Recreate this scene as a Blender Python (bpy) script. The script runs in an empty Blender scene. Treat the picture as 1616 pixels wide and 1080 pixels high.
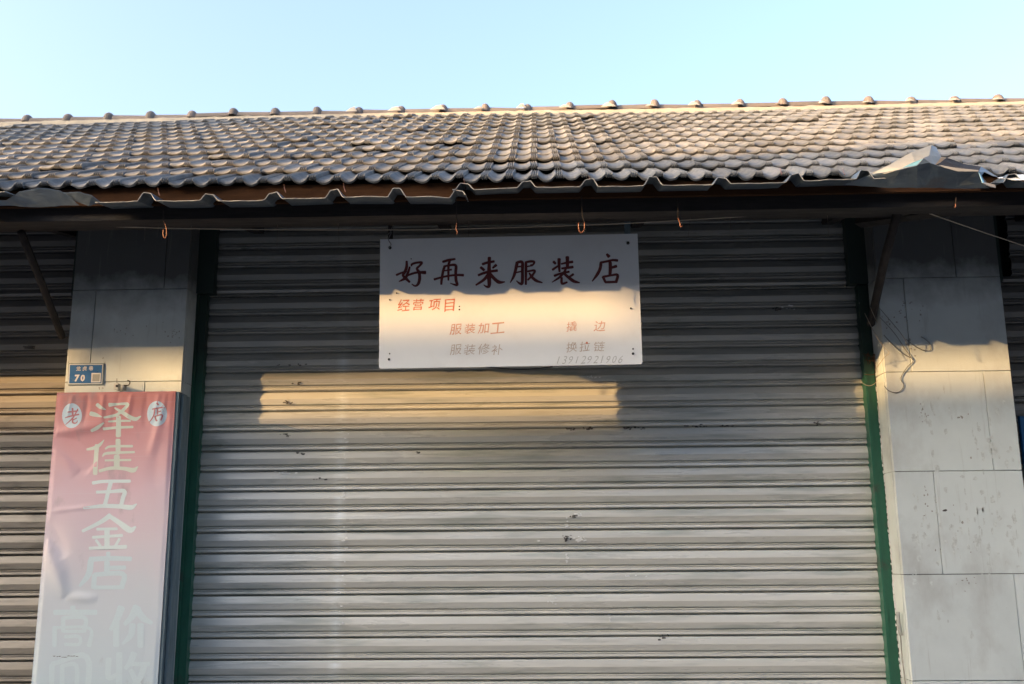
import bpy, bmesh, math, random
from mathutils import Vector, Matrix, noise
random.seed(7)
S = bpy.context.scene
C = S.collection
# ------------------------------------------------------------------ camera
W0, H0, F0 = 1616.0, 1080.0, 1571.0
yaw, pitch, roll = [math.radians(a) for a in (1.5, 12.0, -0.45)]
CAM = Vector((0, -4.6, 1.6))
fw = Vector((-math.sin(yaw)*math.cos(pitch), math.cos(yaw)*math.cos(pitch), math.sin(pitch)))
rt = fw.cross(Vector((0, 0, 1))).normalized(); up = rt.cross(fw)
rt, up = math.cos(roll)*rt + math.sin(roll)*up, -math.sin(roll)*rt + math.cos(roll)*up
cd = bpy.data.cameras.new('camera'); cam = bpy.data.objects.new('camera', cd); C.objects.link(cam)
cam.matrix_world = Matrix.Translation(CAM) @ Matrix((rt, up, -fw)).transposed().to_4x4()
cd.sensor_width = 36.0; cd.lens = F0/W0*36.0; cd.clip_end = 2000; cd.clip_start = .05
cd.dof.use_dof = True; cd.dof.focus_distance = 4.35; cd.dof.aperture_fstop = 5.0
S.camera = cam
def P(px, py, Y):
    """point of the place seen at a pixel of the photograph on the plane y = Y"""
    d = fw*F0 + (px-W0/2)*rt - (py-H0/2)*up
    return CAM + d*((Y-CAM.y)/d.y)
# ------------------------------------------------------------------ light
AZ = math.atan(1.85)                       # sun to the left of the facade's normal
SLOPE = .52
EL = math.atan(SLOPE*math.cos(AZ))
sd = Vector((-math.sin(AZ)*math.cos(EL), -math.cos(AZ)*math.cos(EL), math.sin(EL)))
w = bpy.data.worlds.new('World'); S.world = w; w.use_nodes = True
nt = w.node_tree; nt.nodes.clear()
sk = nt.nodes.new('ShaderNodeTexSky'); sk.sky_type = 'NISHITA'; sk.sun_disc = False
sk.sun_elevation = EL; sk.sun_rotation = math.atan2(sd.x, sd.y); sk.air_density = .9; sk.dust_density = 7.5; sk.ozone_density = 1.25
bg = nt.nodes.new('ShaderNodeBackground'); bg.inputs[1].default_value = .15
ow = nt.nodes.new('ShaderNodeOutputWorld')
nt.links.new(sk.outputs[0], bg.inputs[0]); nt.links.new(bg.outputs[0], ow.inputs[0])
sl = bpy.data.lights.new('sun', 'SUN'); sl.energy = 2.6; sl.angle = math.radians(.55); sl.color = (.74, .45, .185)
so = bpy.data.objects.new('sun', sl); C.objects.link(so); so.location = sd*30
so.rotation_euler = sd.to_track_quat('Z', 'Y').to_euler()
S.view_settings.view_transform = 'Standard'; S.view_settings.look = 'None'
S.view_settings.exposure = 2.45; S.view_settings.gamma = 1; S.view_settings.use_curve_mapping = False

# ------------------------------------------------------------------ materials
def pmat(name, c1, c2, sc=8, st=(1, 1, 1), rough=.7, bump=.15, bsc=60, rnd=.12, metal=0, dirt=None, dsc=3, dst=(1, 1, 1), dlo=.5, dhi=.7, spec=.5, rr=.1, extra=None):
    m = bpy.data.materials.new(name); m.use_nodes = True; N = m.node_tree; n = N.nodes; L = N.links
    b = n['Principled BSDF']; b.inputs['Metallic'].default_value = metal; b.inputs['Specular IOR Level'].default_value = spec
    tc = n.new('ShaderNodeNewGeometry')
    def mapped(s):
        mp = n.new('ShaderNodeMapping'); mp.inputs['Scale'].default_value = s; L.new(tc.outputs['Position'], mp.inputs[0]); return mp
    def noi(s, scale, det=5):
        t = n.new('ShaderNodeTexNoise'); t.inputs['Scale'].default_value = scale; t.inputs['Detail'].default_value = det; t.inputs['Roughness'].default_value = .62
        L.new(mapped(s).outputs[0], t.inputs['Vector']); return t
    def mr(sock, a, b_, c, d):
        r = n.new('ShaderNodeMapRange'); r.inputs[1].default_value = a; r.inputs[2].default_value = b_; r.inputs[3].default_value = c; r.inputs[4].default_value = d
        L.new(sock, r.inputs[0]); return r.outputs[0]
    def mix(f, a, b_, mode='MIX'):
        x = n.new('ShaderNodeMix'); x.data_type = 'RGBA'; x.blend_type = mode
        if hasattr(f, 'links'): L.new(f, x.inputs[0])
        else: x.inputs[0].default_value = f
        for k, v in ((6, a), (7, b_)):
            if hasattr(v, 'links'): L.new(v, x.inputs[k])
            else: x.inputs[k].default_value = (*v, 1)
        return x.outputs[2]
    n1 = noi(st, sc)
    col = mix(mr(n1.outputs[0], .3, .7, 0, 1), c1, c2)
    if dirt:
        n2 = noi(dst, dsc, 8); col = mix(mr(n2.outputs[0], dlo, dhi, 0, .85), col, dirt)
    if rnd:
        oi = n.new('ShaderNodeObjectInfo'); hs = n.new('ShaderNodeHueSaturation')
        L.new(mr(oi.outputs['Random'], 0, 1, 1-rnd, 1+rnd), hs.inputs['Value']); L.new(col, hs.inputs['Color']); col = hs.outputs[0]
    if extra: col = extra(n, L, tc, mix, mr, noi, col)
    L.new(col, b.inputs['Base Color'])
    L.new(mr(n1.outputs[0], .3, .7, max(0, rough-rr), min(1, rough+rr)), b.inputs['Roughness'])
    if bump:
        n3 = noi((1, 1, 1), bsc, 6); bp = n.new('ShaderNodeBump'); bp.inputs['Strength'].default_value = bump; bp.inputs['Distance'].default_value = .004
        L.new(n3.outputs[0], bp.inputs['Height']); L.new(bp.outputs[0], b.inputs['Normal'])
    return m

def eave_shade(n, L, tc, mix, mr, noi, col):
    # shade under the eaves put into the shutter colour, stronger with height
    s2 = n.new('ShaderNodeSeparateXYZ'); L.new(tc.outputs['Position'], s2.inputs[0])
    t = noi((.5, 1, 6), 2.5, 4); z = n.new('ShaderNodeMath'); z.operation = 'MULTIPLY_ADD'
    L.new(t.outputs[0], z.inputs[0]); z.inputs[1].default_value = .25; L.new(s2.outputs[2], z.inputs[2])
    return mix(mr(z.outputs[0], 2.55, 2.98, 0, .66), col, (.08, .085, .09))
def shutter_marks(n, L, tc, mix, mr, noi, col):
    sx = n.new('ShaderNodeSeparateXYZ'); L.new(tc.outputs['Position'], sx.inputs[0])
    a = n.new('ShaderNodeMath'); a.operation = 'SUBTRACT'; L.new(sx.outputs[0], a.inputs[0]); a.inputs[1].default_value = -.955
    b = n.new('ShaderNodeMath'); b.operation = 'ABSOLUTE'; L.new(a.outputs[0], b.inputs[0])
    f = mr(b.outputs[0], 0, .04, 1, 0)
    g = noi((3, 1, 16), 2.0, 4); h = mr(g.outputs[0], .40, .62, 0, .7)
    k = n.new('ShaderNodeMath'); k.operation = 'MULTIPLY'; L.new(f, k.inputs[0]); L.new(h, k.inputs[1])
    col = mix(k.outputs[0], col, (.80, .84, .84))
    # greenish tarnish patches, long and thin
    t = noi((.9, 1, 9), 2.3, 3); col = mix(mr(t.outputs[0], .52, .68, 0, .5), col, (.22, .26, .23))
    # chalky scratches
    t = noi((5, 1, 70), 2.0, 5); col = mix(mr(t.outputs[0], .66, .76, 0, .6), col, (.74, .74, .72))
    return eave_shade(n, L, tc, mix, mr, noi, col)
def soot_shade(n, L, tc, mix, mr, noi, col):
    # smoke stain and painted eave shade on the pillar top, broken up low down
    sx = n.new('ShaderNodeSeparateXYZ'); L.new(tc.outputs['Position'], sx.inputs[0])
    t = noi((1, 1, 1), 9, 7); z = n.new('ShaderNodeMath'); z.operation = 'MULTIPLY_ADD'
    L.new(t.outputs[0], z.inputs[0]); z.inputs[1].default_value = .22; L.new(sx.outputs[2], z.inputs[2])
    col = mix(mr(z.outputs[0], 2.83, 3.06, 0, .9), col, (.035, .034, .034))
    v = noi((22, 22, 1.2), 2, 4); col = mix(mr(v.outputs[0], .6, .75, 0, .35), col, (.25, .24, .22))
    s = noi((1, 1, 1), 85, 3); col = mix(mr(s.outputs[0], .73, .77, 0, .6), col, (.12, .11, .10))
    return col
def frame_shade(n, L, tc, mix, mr, noi, col):  # eave shade painted into the green of the upper frame
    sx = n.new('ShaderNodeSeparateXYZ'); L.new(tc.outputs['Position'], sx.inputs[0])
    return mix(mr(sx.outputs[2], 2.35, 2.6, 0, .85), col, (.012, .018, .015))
def fade(n, L, tc, mix, mr, noi, col):
    # red printed banner bleached to white towards its foot
    sx = n.new('ShaderNodeSeparateXYZ'); L.new(tc.outputs['Position'], sx.inputs[0])
    t = noi((1, 1, 1), 2.2, 4); z = n.new('ShaderNodeMath'); z.operation = 'MULTIPLY_ADD'
    L.new(t.outputs[0], z.inputs[0]); z.inputs[1].default_value = .3; L.new(sx.outputs[2], z.inputs[2])
    r = n.new('ShaderNodeValToRGB'); e = r.color_ramp.elements
    L.new(mr(z.outputs[0], 1.2, 2.5, 0, 1), r.inputs[0])
    e[0].position = 0; e[0].color = (.58, .68, .72, 1); e[1].position = 1; e[1].color = (.68, .21, .16, 1)
    for p_, c_ in ((.3, (.63, .66, .70)), (.48, (.70, .61, .65)), (.66, (.72, .52, .57)), (.85, (.69, .33, .33))):
        q = e.new(p_); q.color = (*c_, 1)
    col = r.outputs[0]
    g = noi((2.2, 1, 1.1), 3.3, 8); col = mix(mr(g.outputs[0], .58, .74, 0, .55), col, (.30, .27, .27))
    l = noi((1.2, 1, 130), 1.5, 3); col = mix(mr(l.outputs[0], .6, .75, 0, .25), col, (.75, .72, .74))
    return col
M = {}
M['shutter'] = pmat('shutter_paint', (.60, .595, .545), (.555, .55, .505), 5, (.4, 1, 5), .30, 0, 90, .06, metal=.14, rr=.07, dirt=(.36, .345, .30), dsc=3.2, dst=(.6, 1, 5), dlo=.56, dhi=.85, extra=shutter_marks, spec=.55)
M['shutter_side'] = pmat('side_shutter_paint', (.32, .29, .25), (.22, .20, .18), 5, (.6, 1, 14), .34, .04, 90, .08, metal=.12, rr=.07, dirt=(.09, .08, .07), dsc=2.4, dst=(1.6, 1, 6), dlo=.54, dhi=.75, extra=eave_shade)
M['stone'] = pmat('pillar_stone', (.60, .655, .655), (.53, .585, .59), 4, (1, 1, 1), .55, .12, 120, .04, dirt=(.37, .385, .38), dsc=3.4, dst=(1, 1, .7), dlo=.50, dhi=.74, extra=soot_shade)
M['grout'] = pmat('grout', (.10, .095, .09), (.06, .055, .05), 20, rnd=0, rough=.9)
M['green'] = pmat('green_frame_paint', (.015, .095, .06), (.022, .125, .078), 10, (3, 3, 1), .42, .12, 40, 0, dirt=(.05, .065, .05), dsc=6, dlo=.58, dhi=.66, extra=frame_shade)
M['dark_green'] = pmat('dark_frame_paint', (.014, .026, .022), (.02, .036, .03), 10, (3, 3, 1), .6, .12, 40, 0)
M['tile'] = pmat('roof_tile_cement', (.175, .16, .145), (.10, .107, .113), 22, (1, 1, 1), .72, .35, 160, .32, dirt=(.075, .073, .07), dsc=7, dlo=.55, dhi=.72)
M['mortar'] = pmat('ridge_mortar', (.42, .37, .30), (.32, .28, .23), 12, rough=.9, bump=.6, bsc=60, rnd=0, dirt=(.28, .26, .23), dsc=5)
M['ridge'] = pmat('ridge_tile_cement', (.17, .13, .11), (.11, .10, .095), 9, rough=.75, bump=.4, bsc=120, rnd=.15)
M['wood'] = pmat('dark_wood', (.012, .0085, .008), (.007, .006, .0055), 6, (1, 8, 8), .8, .4, 40, .1)
M['fascia'] = pmat('brown_fascia_wood', (.060, .026, .011), (.030, .014, .007), 5, (1, 6, 9), .9, .3, 60, 0, spec=.1)
M['soffit'] = pmat('soffit_boards', (.014, .012, .011), (.010, .009, .009), 6, (1, 8, 8), .9, .2, 40, 0)
M['sheet'] = pmat('sheet_steel', (.13, .165, .20), (.075, .10, .125), 7, (1, 2, 1), .42, .12, 50, .1, metal=.35, dirt=(.10, .075, .06), dsc=5, dlo=.60, dhi=.72)
M['lit_rim'] = pmat('lit_sheet_edge', (.42, .43, .43), (.26, .25, .24), 30, rough=.5, bump=0, rnd=0)  # sunlight along the sheet edges put into a pale rim colour
M['sheet_cream'] = pmat('cream_sheet_paint', (.33, .30, .25), (.24, .22, .19), 7, rough=.45, bump=.1, rnd=0, dirt=(.2, .15, .1), dsc=7, dlo=.6, dhi=.7)
M['sheet_blue'] = pmat('blue_sheet_paint', (.24, .50, .62), (.20, .42, .54), 7, rough=.4, bump=.05, rnd=0)
M['sheet_raw'] = pmat('torn_sheet_edge', (.50, .34, .18), (.34, .2, .1), 20, rough=.6, bump=.2, rnd=0)
M['sign'] = pmat('sign_board_paint', (.76, .77, .775), (.73, .74, .745), 5, rough=.42, bump=.03, bsc=30, rnd=0, dirt=(.68, .67, .65), dsc=4, dlo=.55, dhi=.8)
M['sign_edge'] = pmat('sign_board_edge', (.34, .34, .33), (.28, .28, .27), 15, rnd=0)
M['dark_red'] = pmat('dark_red_lettering', (.15, .020, .018), (.10, .014, .013), 26, rough=.5, bump=0, rnd=0)
def ink(name, a, b): return pmat(name, a, b, 110, rough=.6, bump=0, rnd=0)
M['red'] = ink('red_lettering', (.62, .10, .04), (.60, .30, .20))
M['red_pale'] = ink('faded_red_lettering', (.60, .27, .18), (.60, .42, .34))
M['brown_pale'] = ink('faded_brown_lettering', (.42, .31, .24), (.55, .49, .43))
M['pencil'] = ink('faded_grey_writing', (.36, .36, .34), (.53, .53, .51))
M['black'] = pmat('black_fitting', (.02, .02, .02), (.03, .03, .03), 10, rnd=0, bump=0)
M['banner'] = pmat('bleached_banner_print', (.5, .5, .5), (.5, .5, .5), 3, rough=.55, bump=.05, bsc=200, rnd=0, extra=fade)
M['banner_edge'] = pmat('banner_return', (.50, .53, .54), (.42, .46, .47), 10, rnd=0, rough=.5)
M['alu'] = pmat('grey_aluminium_trim', (.20, .26, .29), (.14, .19, .21), 10, (4, 4, 1), rnd=0, rough=.4, metal=.3)
M['mint'] = ink('cream_green_print', (.70, .72, .60), (.67, .70, .60))
M['mint2'] = ink('pale_green_print', (.74, .82, .80), (.71, .79, .78))
M['ghost'] = ink('bleached_print', (.635, .74, .765), (.62, .71, .74))
M['oval'] = ink('oval_print', (.66, .76, .80), (.61, .71, .76))
M['pinkred'] = ink('pink_red_print', (.55, .16, .17), (.55, .26, .27))
M['plate'] = pmat('blue_plate_enamel', (.012, .10, .30), (.015, .13, .36), 30, rough=.35, bump=0, rnd=0, dirt=(.10, .16, .2), dsc=40, dlo=.62, dhi=.68)
M['white'] = pmat('white_enamel', (.66, .67, .68), (.6, .61, .62), 30, rough=.4, bump=0, rnd=0)
M['greyp'] = pmat('grey_sticker', (.33, .34, .33), (.28, .29, .28), 300, rough=.6, bump=0, rnd=0)
M['plastic'] = pmat('white_plastic', (.6, .6, .56), (.5, .5, .47), 30, rough=.4, bump=0, rnd=0)
M['wire'] = pmat('grey_wire', (.16, .16, .16), (.11, .11, .11), 30, rough=.5, bump=0, rnd=0)
M['wire_brown'] = pmat('brown_wire', (.17, .14, .12), (.1, .085, .08), 30, rough=.55, bump=0, rnd=0)
M['wire_light'] = pmat('pale_wire', (.42, .36, .28), (.36, .31, .25), 30, rough=.5, bump=0, rnd=0)
M['copper'] = pmat('copper_wire', (.22, .08, .04), (.15, .055, .03), 40, rough=.4, bump=0, rnd=0, metal=.2)
M['iron'] = pmat('rusty_iron', (.025, .018, .015), (.016, .013, .012), 20, rough=.8, bump=.4, rnd=0)
M['debris'] = pmat('dry_twigs', (.10, .045, .022), (.05, .025, .015), 40, rough=.9, bump=0, rnd=0)
M['stain'] = pmat('dark_stain', (.05, .045, .045), (.09, .085, .08), 60, rough=.9, bump=0, rnd=0)
M['smudge'] = pmat('grey_smudge', (.20, .195, .185), (.34, .33, .31), 60, rough=.8, bump=0, rnd=0)
M['smear'] = pmat('plaster_smear', (.38, .41, .41), (.62, .67, .66), 60, rough=.8, bump=0, rnd=0)
M['chalk'] = pmat('chalk_mark', (.86, .87, .86), (.66, .67, .66), 60, rough=.8, bump=0, rnd=0)
M['paving'] = pmat('paving_concrete', (.25, .245, .235), (.21, .205, .20), 3, rough=.85, bump=.3, rnd=.08)
M['asphalt'] = pmat('lane_concrete', (.21, .205, .20), (.175, .17, .168), 6, rough=.9, bump=.4, rnd=0)
M['render'] = pmat('dull_shade_render', (.17, .16, .15), (.13, .12, .115), 2, rough=.9, bump=.2, rnd=0)
M['render2'] = pmat('grey_shade_render', (.16, .16, .155), (.13, .13, .125), 2, rough=.9, bump=.2, rnd=0)
M['glass'] = pmat('window_glass', (.03, .04, .05), (.02, .03, .04), 2, rough=.08, bump=0, rnd=0)
M['bluesign'] = pmat('blue_board', (.010, .075, .19), (.014, .10, .23), 5, rough=.45, bump=0, rnd=0)

# ------------------------------------------------------------------ mesh helpers
def ob(name, mesh, parent=None, label=None, cat=None, group=None, kind=None):
    o = bpy.data.objects.new(name, mesh); C.objects.link(o)
    if parent: o.parent = parent
    for k, v in (('label', label), ('category', cat), ('group', group), ('kind', kind)):
        if v: o[k] = v
    return o
def thing(name, label, cat, group=None, loc=(0, 0, 0)):
    o = ob(name, None, None, label, cat, group); o.empty_display_size = .1; o.location = loc
    if tuple(loc) != (0, 0, 0): BASE[o.name] = Vector(loc)
    return o
BASE = {}
class MB:
    def __init__(s): s.v = []; s.f = []; s.smooth = False
    def add(s, vs, fs):
        b = len(s.v); s.v += [tuple(v) for v in vs]; s.f += [tuple(i+b for i in f) for f in fs]
    def box(s, x0, x1, y0, y1, z0, z1):
        s.add([(x, y, z) for x in (x0, x1) for y in (y0, y1) for z in (z0, z1)],
              [(0, 1, 3, 2), (4, 6, 7, 5), (0, 4, 5, 1), (2, 3, 7, 6), (0, 2, 6, 4), (1, 5, 7, 3)])
    def bar(s, a, b, wx, wy):
        a = Vector(a); b = Vector(b); d = (b-a).normalized(); u = d.cross(Vector((0, 1, 0)))
        if u.length < .01: u = d.cross(Vector((1, 0, 0)))
        u.normalize(); v = d.cross(u)
        s.add([p+u*i*wx/2+v*j*wy/2 for p in (a, b) for i, j in ((-1, -1), (1, -1), (1, 1), (-1, 1))],
              [(0, 1, 2, 3), (7, 6, 5, 4), (0, 4, 5, 1), (1, 5, 6, 2), (2, 6, 7, 3), (3, 7, 4, 0)])
    def tube(s, pts, r, n=6, sub=4):
        pts = cr([Vector(p) for p in pts], sub); rings = []
        for i, p in enumerate(pts):
            d = (pts[min(i+1, len(pts)-1)]-pts[max(i-1, 0)]).normalized()
            u = d.cross(Vector((.3, .2, 1)) if abs(d.z) < .9 else Vector((1, .1, 0))).normalized(); v = d.cross(u)
            rings.append([p+(u*math.cos(2*math.pi*k/n)+v*math.sin(2*math.pi*k/n))*r for k in range(n)])
        vs = [q for g in rings for q in g]; fs = []
        for i in range(len(rings)-1):
            for k in range(n):
                fs.append((i*n+k, i*n+(k+1) % n, (i+1)*n+(k+1) % n, (i+1)*n+k))
        fs.append(tuple(range(n))[::-1]); fs.append(tuple((len(rings)-1)*n+k for k in range(n)))
        s.add(vs, fs); s.smooth = True
    def mesh(s, name, mat, off=None):
        me = bpy.data.meshes.new(name)
        vs = s.v if off is None else [tuple(Vector(v)-off) for v in s.v]
        me.from_pydata(vs, [], s.f)
        for m in (mat if isinstance(mat, (list, tuple)) else [mat]): me.materials.append(m)
        if s.smooth: me.shade_smooth()
        me.update(); return me
    def build(s, name, mat, parent=None, **k):
        off = BASE.get(parent.name) if parent else None
        return ob(name, s.mesh(name, mat, off), parent, **k)
def cr(p, sub):
    if len(p) < 3 or sub < 2: return list(p)
    out = []
    q = [p[0]*2-p[1]]+list(p)+[p[-1]*2-p[-2]]
    for i in range(1, len(q)-2):
        for k in range(sub):
            t = k/sub
            out.append(.5*((2*q[i])+(q[i+1]-q[i-1])*t+(2*q[i-1]-5*q[i]+4*q[i+1]-q[i+2])*t*t+(3*q[i]-q[i-1]-3*q[i+1]+q[i+2])*t**3))
    out.append(p[-1]); return out
def brush(mb, strokes, to3, rough=.05, cap=True, layer=.00015):
    """brush strokes (x, y, width) as ribbons; to3(x, y, k) -> point"""
    for k, st in enumerate(strokes):
        pts = cr([Vector(p) for p in st], 5); L = []; R_ = []
        n = len(pts)
        if cap and n > 1:                            # round ends
            a, b = pts[0], pts[1]; d = Vector((a.x-b.x, a.y-b.y)).normalized()
            pts.insert(0, Vector((a.x+d.x*a.z*.22, a.y+d.y*a.z*.22, a.z*.62)))
            a, b = pts[-1], pts[-2]; d = Vector((a.x-b.x, a.y-b.y)).normalized()
            pts.append(Vector((a.x+d.x*a.z*.22, a.y+d.y*a.z*.22, a.z*.62)))
        n = len(pts)
        for i, p in enumerate(pts):
            a = pts[max(i-1, 0)]; b = pts[min(i+1, n-1)]; d = Vector((b.x-a.x, b.y-a.y))
            if d.length < 1e-6: d = Vector((1, 0))
            d.normalize(); h = p.z/2*(1+random.uniform(-rough, rough))
            L.append(to3(p.x-d.y*h, p.y+d.x*h, k)); R_.append(to3(p.x+d.y*h, p.y-d.x*h, k))
        mb.add(L+R_, [(i, i+1, n+i+1, n+i) for i in range(n-1)])
def blob(mb, c, rx, rz, y, n=12, jag=.35):
    ph = random.random()*9; vs = [(c[0], y, c[1])]
    for k in range(n):
        a = 2*math.pi*k/n; r = 1+random.uniform(-jag, jag)
        vs.append((c[0]+math.cos(a)*rx*r, y, c[1]+math.sin(a)*rz*r))
    mb.add(vs, [(0, 1+(k+1) % n, 1+k) for k in range(n)])

# ------------------------------------------------------------------ ground
g = MB(); g.add([(-300, -300, 0), (300, -300, 0), (300, 300, 0), (-300, 300, 0)], [(0, 1, 2, 3)]); g.build('ground', M['asphalt'], kind='structure')
g = MB(); g.box(-40, 40, -1.9, .5, .002, .13); g.build('pavement', M['paving'], kind='structure')

# ------------------------------------------------------------------ shop building
B = thing('shop_building', 'low row of shops with grey tiled roof, stone clad pillars and roller shutters', 'building')
PX = [(-5.9, -5.33), (-2.245, -1.684), (1.612, 2.19), (5.5, 6.07)]
ROWZ = [.13, .587, 1.043, 1.495, 1.952, 2.411, 2.863, 3.25]
def panel(parent, x0, x1, z0, z1, y=0, ch=.004, th=.02):
    m = MB(); j = .0014; x0 += j; x1 -= j; z0 += j; z1 -= j; yy = y+random.uniform(-.0012, .0012)
    b = [(x0, yy+th, z0), (x1, yy+th, z0), (x1, yy+th, z1), (x0, yy+th, z1)]
    c = ch*.35
    m.add(b+[(x0, yy+c, z0), (x1, yy+c, z0), (x1, yy+c, z1), (x0, yy+c, z1),
             (x0+c, yy, z0+c), (x1-c, yy, z0+c), (x1-c, yy, z1-c), (x0+c, yy, z1-c)],
          [(0, 1, 5, 4), (1, 2, 6, 5), (2, 3, 7, 6), (3, 0, 4, 7), (4, 5, 9, 8), (5, 6, 10, 9), (6, 7, 11, 10), (7, 4, 8, 11), (8, 9, 10, 11)])
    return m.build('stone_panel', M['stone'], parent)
def side_panel(parent, x, y0, y1, z0, z1, sgn):
    m = MB(); j = .0014
    m.box(min(x, x-sgn*.018), max(x, x-sgn*.018), y0, y1, z0+j, z1-j)
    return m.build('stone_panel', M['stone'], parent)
cuts = {1: {6: [-1.80], 5: [-2.13], 4: [-1.86], 3: [-2.1]},
        2: {6: [1.985], 5: [1.735], 4: [2.062], 3: [1.79], 2: [2.10], 1: [1.82]}}
for k, (x0, x1) in enumerate(PX):
    core = MB(); core.box(x0+.019, x1-.019, .0205, .6, 0, 3.3)
    pl = core.build('pillar', M['grout'], B, label=['', 'stone clad pillar behind the faded red banner', 'stone clad pillar stained with loops of wire', ''][k] or None)
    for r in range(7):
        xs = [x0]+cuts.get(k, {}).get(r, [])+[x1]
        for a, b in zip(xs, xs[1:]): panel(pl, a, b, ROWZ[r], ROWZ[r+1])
        side_panel(pl, x1, .0225, .13, ROWZ[r], ROWZ[r+1], 1); side_panel(pl, x0, .0225, .13, ROWZ[r], ROWZ[r+1], -1)
# chips, holes and smudges on the right pillar
def marks(parent, name, lst, mat, y):
    m = MB()
    for i, (px, py, rx, rz) in enumerate(lst):
        p = P(px, py, y); s = 2.95e-3
        blob(m, (p.x, p.z), rx*s, rz*s, p.y-.0002*(i % 5)-.0004)
    m.build(name, mat, parent, kind='stuff')
pil_l, pil_r = [o for o in B.children if o.name.startswith('pillar')][1:3]
marks(pil_r, 'hole', [(1515, 468, 5, 4), (1559, 933, 4.5, 5), (1560, 883, 2, 2), (1583, 909, 7, 2), (1491, 806, 3, 2), (1567, 746, 7, 2.5)], M['stain'], 0)
sm = [(1380+rx, ry, a, b) for rx, ry, a, b in ()]
random.seed(21)
for cx, cy, n_, sx_, sy_ in ((1518, 658, 16, 9, 7), (1460, 660, 20, 9, 9), (1455, 640, 8, 5, 18), (1528, 915, 26, 24, 4), (1540, 930, 10, 14, 9), (1460, 790, 10, 6, 30), (1535, 715, 6, 6, 12), (1430, 500, 30, 40, 22), (1510, 830, 22, 40, 45), (1440, 560, 10, 10, 25)):
    for _ in range(n_): sm.append((random.gauss(cx, sx_*.6), random.gauss(cy, sy_*.6), random.uniform(.5, 1.9), random.uniform(.5, 2.3)))
marks(pil_r, 'smudge', sm, M['smudge'], 0)
st_ = []
for cx, cy, n_, sx_, sy_ in ((1528, 830, 150, 60, 75), (1440, 850, 40, 24, 60), (1560, 700, 40, 30, 60), (1470, 660, 40, 50, 40), (1500, 960, 30, 60, 60), (1600, 850, 30, 10, 50)):
    for _ in range(n_):
        q_ = random.gauss(0, 1)
        st_.append((random.gauss(cx, sx_*.5), random.gauss(cy, sy_*.5), random.uniform(.8, 3.5), random.uniform(1.5, 8)))
marks(pil_r, 'plaster_smear', [v for v in st_ if 1440 < v[0] < 1612], M['smear'], 0)
sm = []
for cx, cy, n_, sx_, sy_ in ((160, 565, 4, 6, 2), (190, 520, 20, 70, 14), (270, 525, 26, 18, 16), (115, 572, 7, 12, 3), (160, 612, 4, 5, 3)):
    for _ in range(n_): sm.append((min(283, max(103, random.gauss(cx, sx_*.6))), random.gauss(cy, sy_*.6), random.uniform(.4, 1.3), random.uniform(.4, 1.3)))
marks(pil_l, 'smudge', sm, M['smudge'], 0)

# body behind
m = MB(); m.box(-6, 6.1, .62, 4.1, 0, 3.25); m.build('wall', M['soffit'], B)

# frames
SH = .185
def frame(x, sgn, lbl):
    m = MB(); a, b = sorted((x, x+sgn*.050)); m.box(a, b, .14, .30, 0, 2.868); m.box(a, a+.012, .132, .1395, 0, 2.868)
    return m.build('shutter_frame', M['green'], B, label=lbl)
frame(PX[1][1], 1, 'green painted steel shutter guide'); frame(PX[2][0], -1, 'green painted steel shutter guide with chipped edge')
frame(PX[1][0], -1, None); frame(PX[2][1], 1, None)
for x0, x1 in ((-1.684, -1.600), (1.522, 1.612), (-2.31, -2.245), (2.19, 2.26)):
    m = MB(); m.box(x0, x1, .12, .30, 2.872, 3.3); m.build('shutter_frame', M['dark_green'], B)
# chipped white edge beside the right frame
m = MB(); random.seed(5)
for i in range(46):
    z = 1.0+i*.03; blob(m, (1.612-.004+random.uniform(-.002, .002), z), random.uniform(.0012, .0035), random.uniform(.006, .02), .1228, 8, .4)
m.build('bare_edge', M['chalk'], B)

# shutters
PITCH = .0967; Z0 = 2.3923
prof = [(0.00, .016), (.03, .011), (.05, .001), (.10, -.001), (.13, -.002), (.375, -.0095), (.39, -.0097), (.66, -.0035), (.68, .007), (.712, .0075), (.735, -.001), (.765, -.003), (.80, .001), (.82, -.002), (.91, -.0045), (.935, -.003), (.955, .010), (1.0, .016)]
def slat_mesh(name, x0, x1, mat, seed, squash=1):
    random.seed(seed); n = max(2, int((x1-x0)/.12)); vs = []; fs = []
    ph = random.random()*50
    for i in range(n+1):
        x = x0+(x1-x0)*i/n
        for t, y in prof:
            wob = noise.noise(Vector((x*.8, ph, 0)))*.0008
            dz = noise.noise(Vector((x*.4, ph+9, 0)))*.0006
            vs.append((x, y+wob, -t*PITCH*squash*.999+dz))
    k = len(prof)
    for i in range(n):
        for j in range(k-1): fs.append((i*k+j, i*k+j+1, (i+1)*k+j+1, (i+1)*k+j))
    me = bpy.data.meshes.new(name); me.from_pydata(vs, [], fs); me.materials.append(mat); me.update(); return me
def shutter(x0, x1, x0u, x1u, mat, label, dy=0):
    cas = MB(); cas.box(x0, x1, SH+.07, SH+.11, 0, 3.3)
    sh = cas.build('roller_shutter', M['soffit'], B, label=label)
    var = [slat_mesh('slat', x0, x1, mat, 11+i) for i in range(6)]
    varu = [slat_mesh('slat', x0u, x1u, mat, 31+i) for i in range(3)]
    vars_ = [slat_mesh('slat', x0, x1, mat, 51, .5)]
    z = Z0+5*PITCH-.0085                                     # top of the lower run
    ztop = z
    while z > .13:
        o = ob('slat', random.choice(var), sh); o.location = (0, SH+dy+random.uniform(-.0018, .0018), z); z -= PITCH
    o = ob('slat', vars_[0], sh); o.location = (0, SH+dy-.004, ztop+PITCH*.5)
    z = ztop+PITCH*.5+PITCH; i = 0
    while z < 3.42:
        o = ob('slat', varu[i % 3], sh); o.location = (0, SH+dy-.012+random.uniform(-.002, .002), z); z += PITCH; i += 1
    return sh
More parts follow.
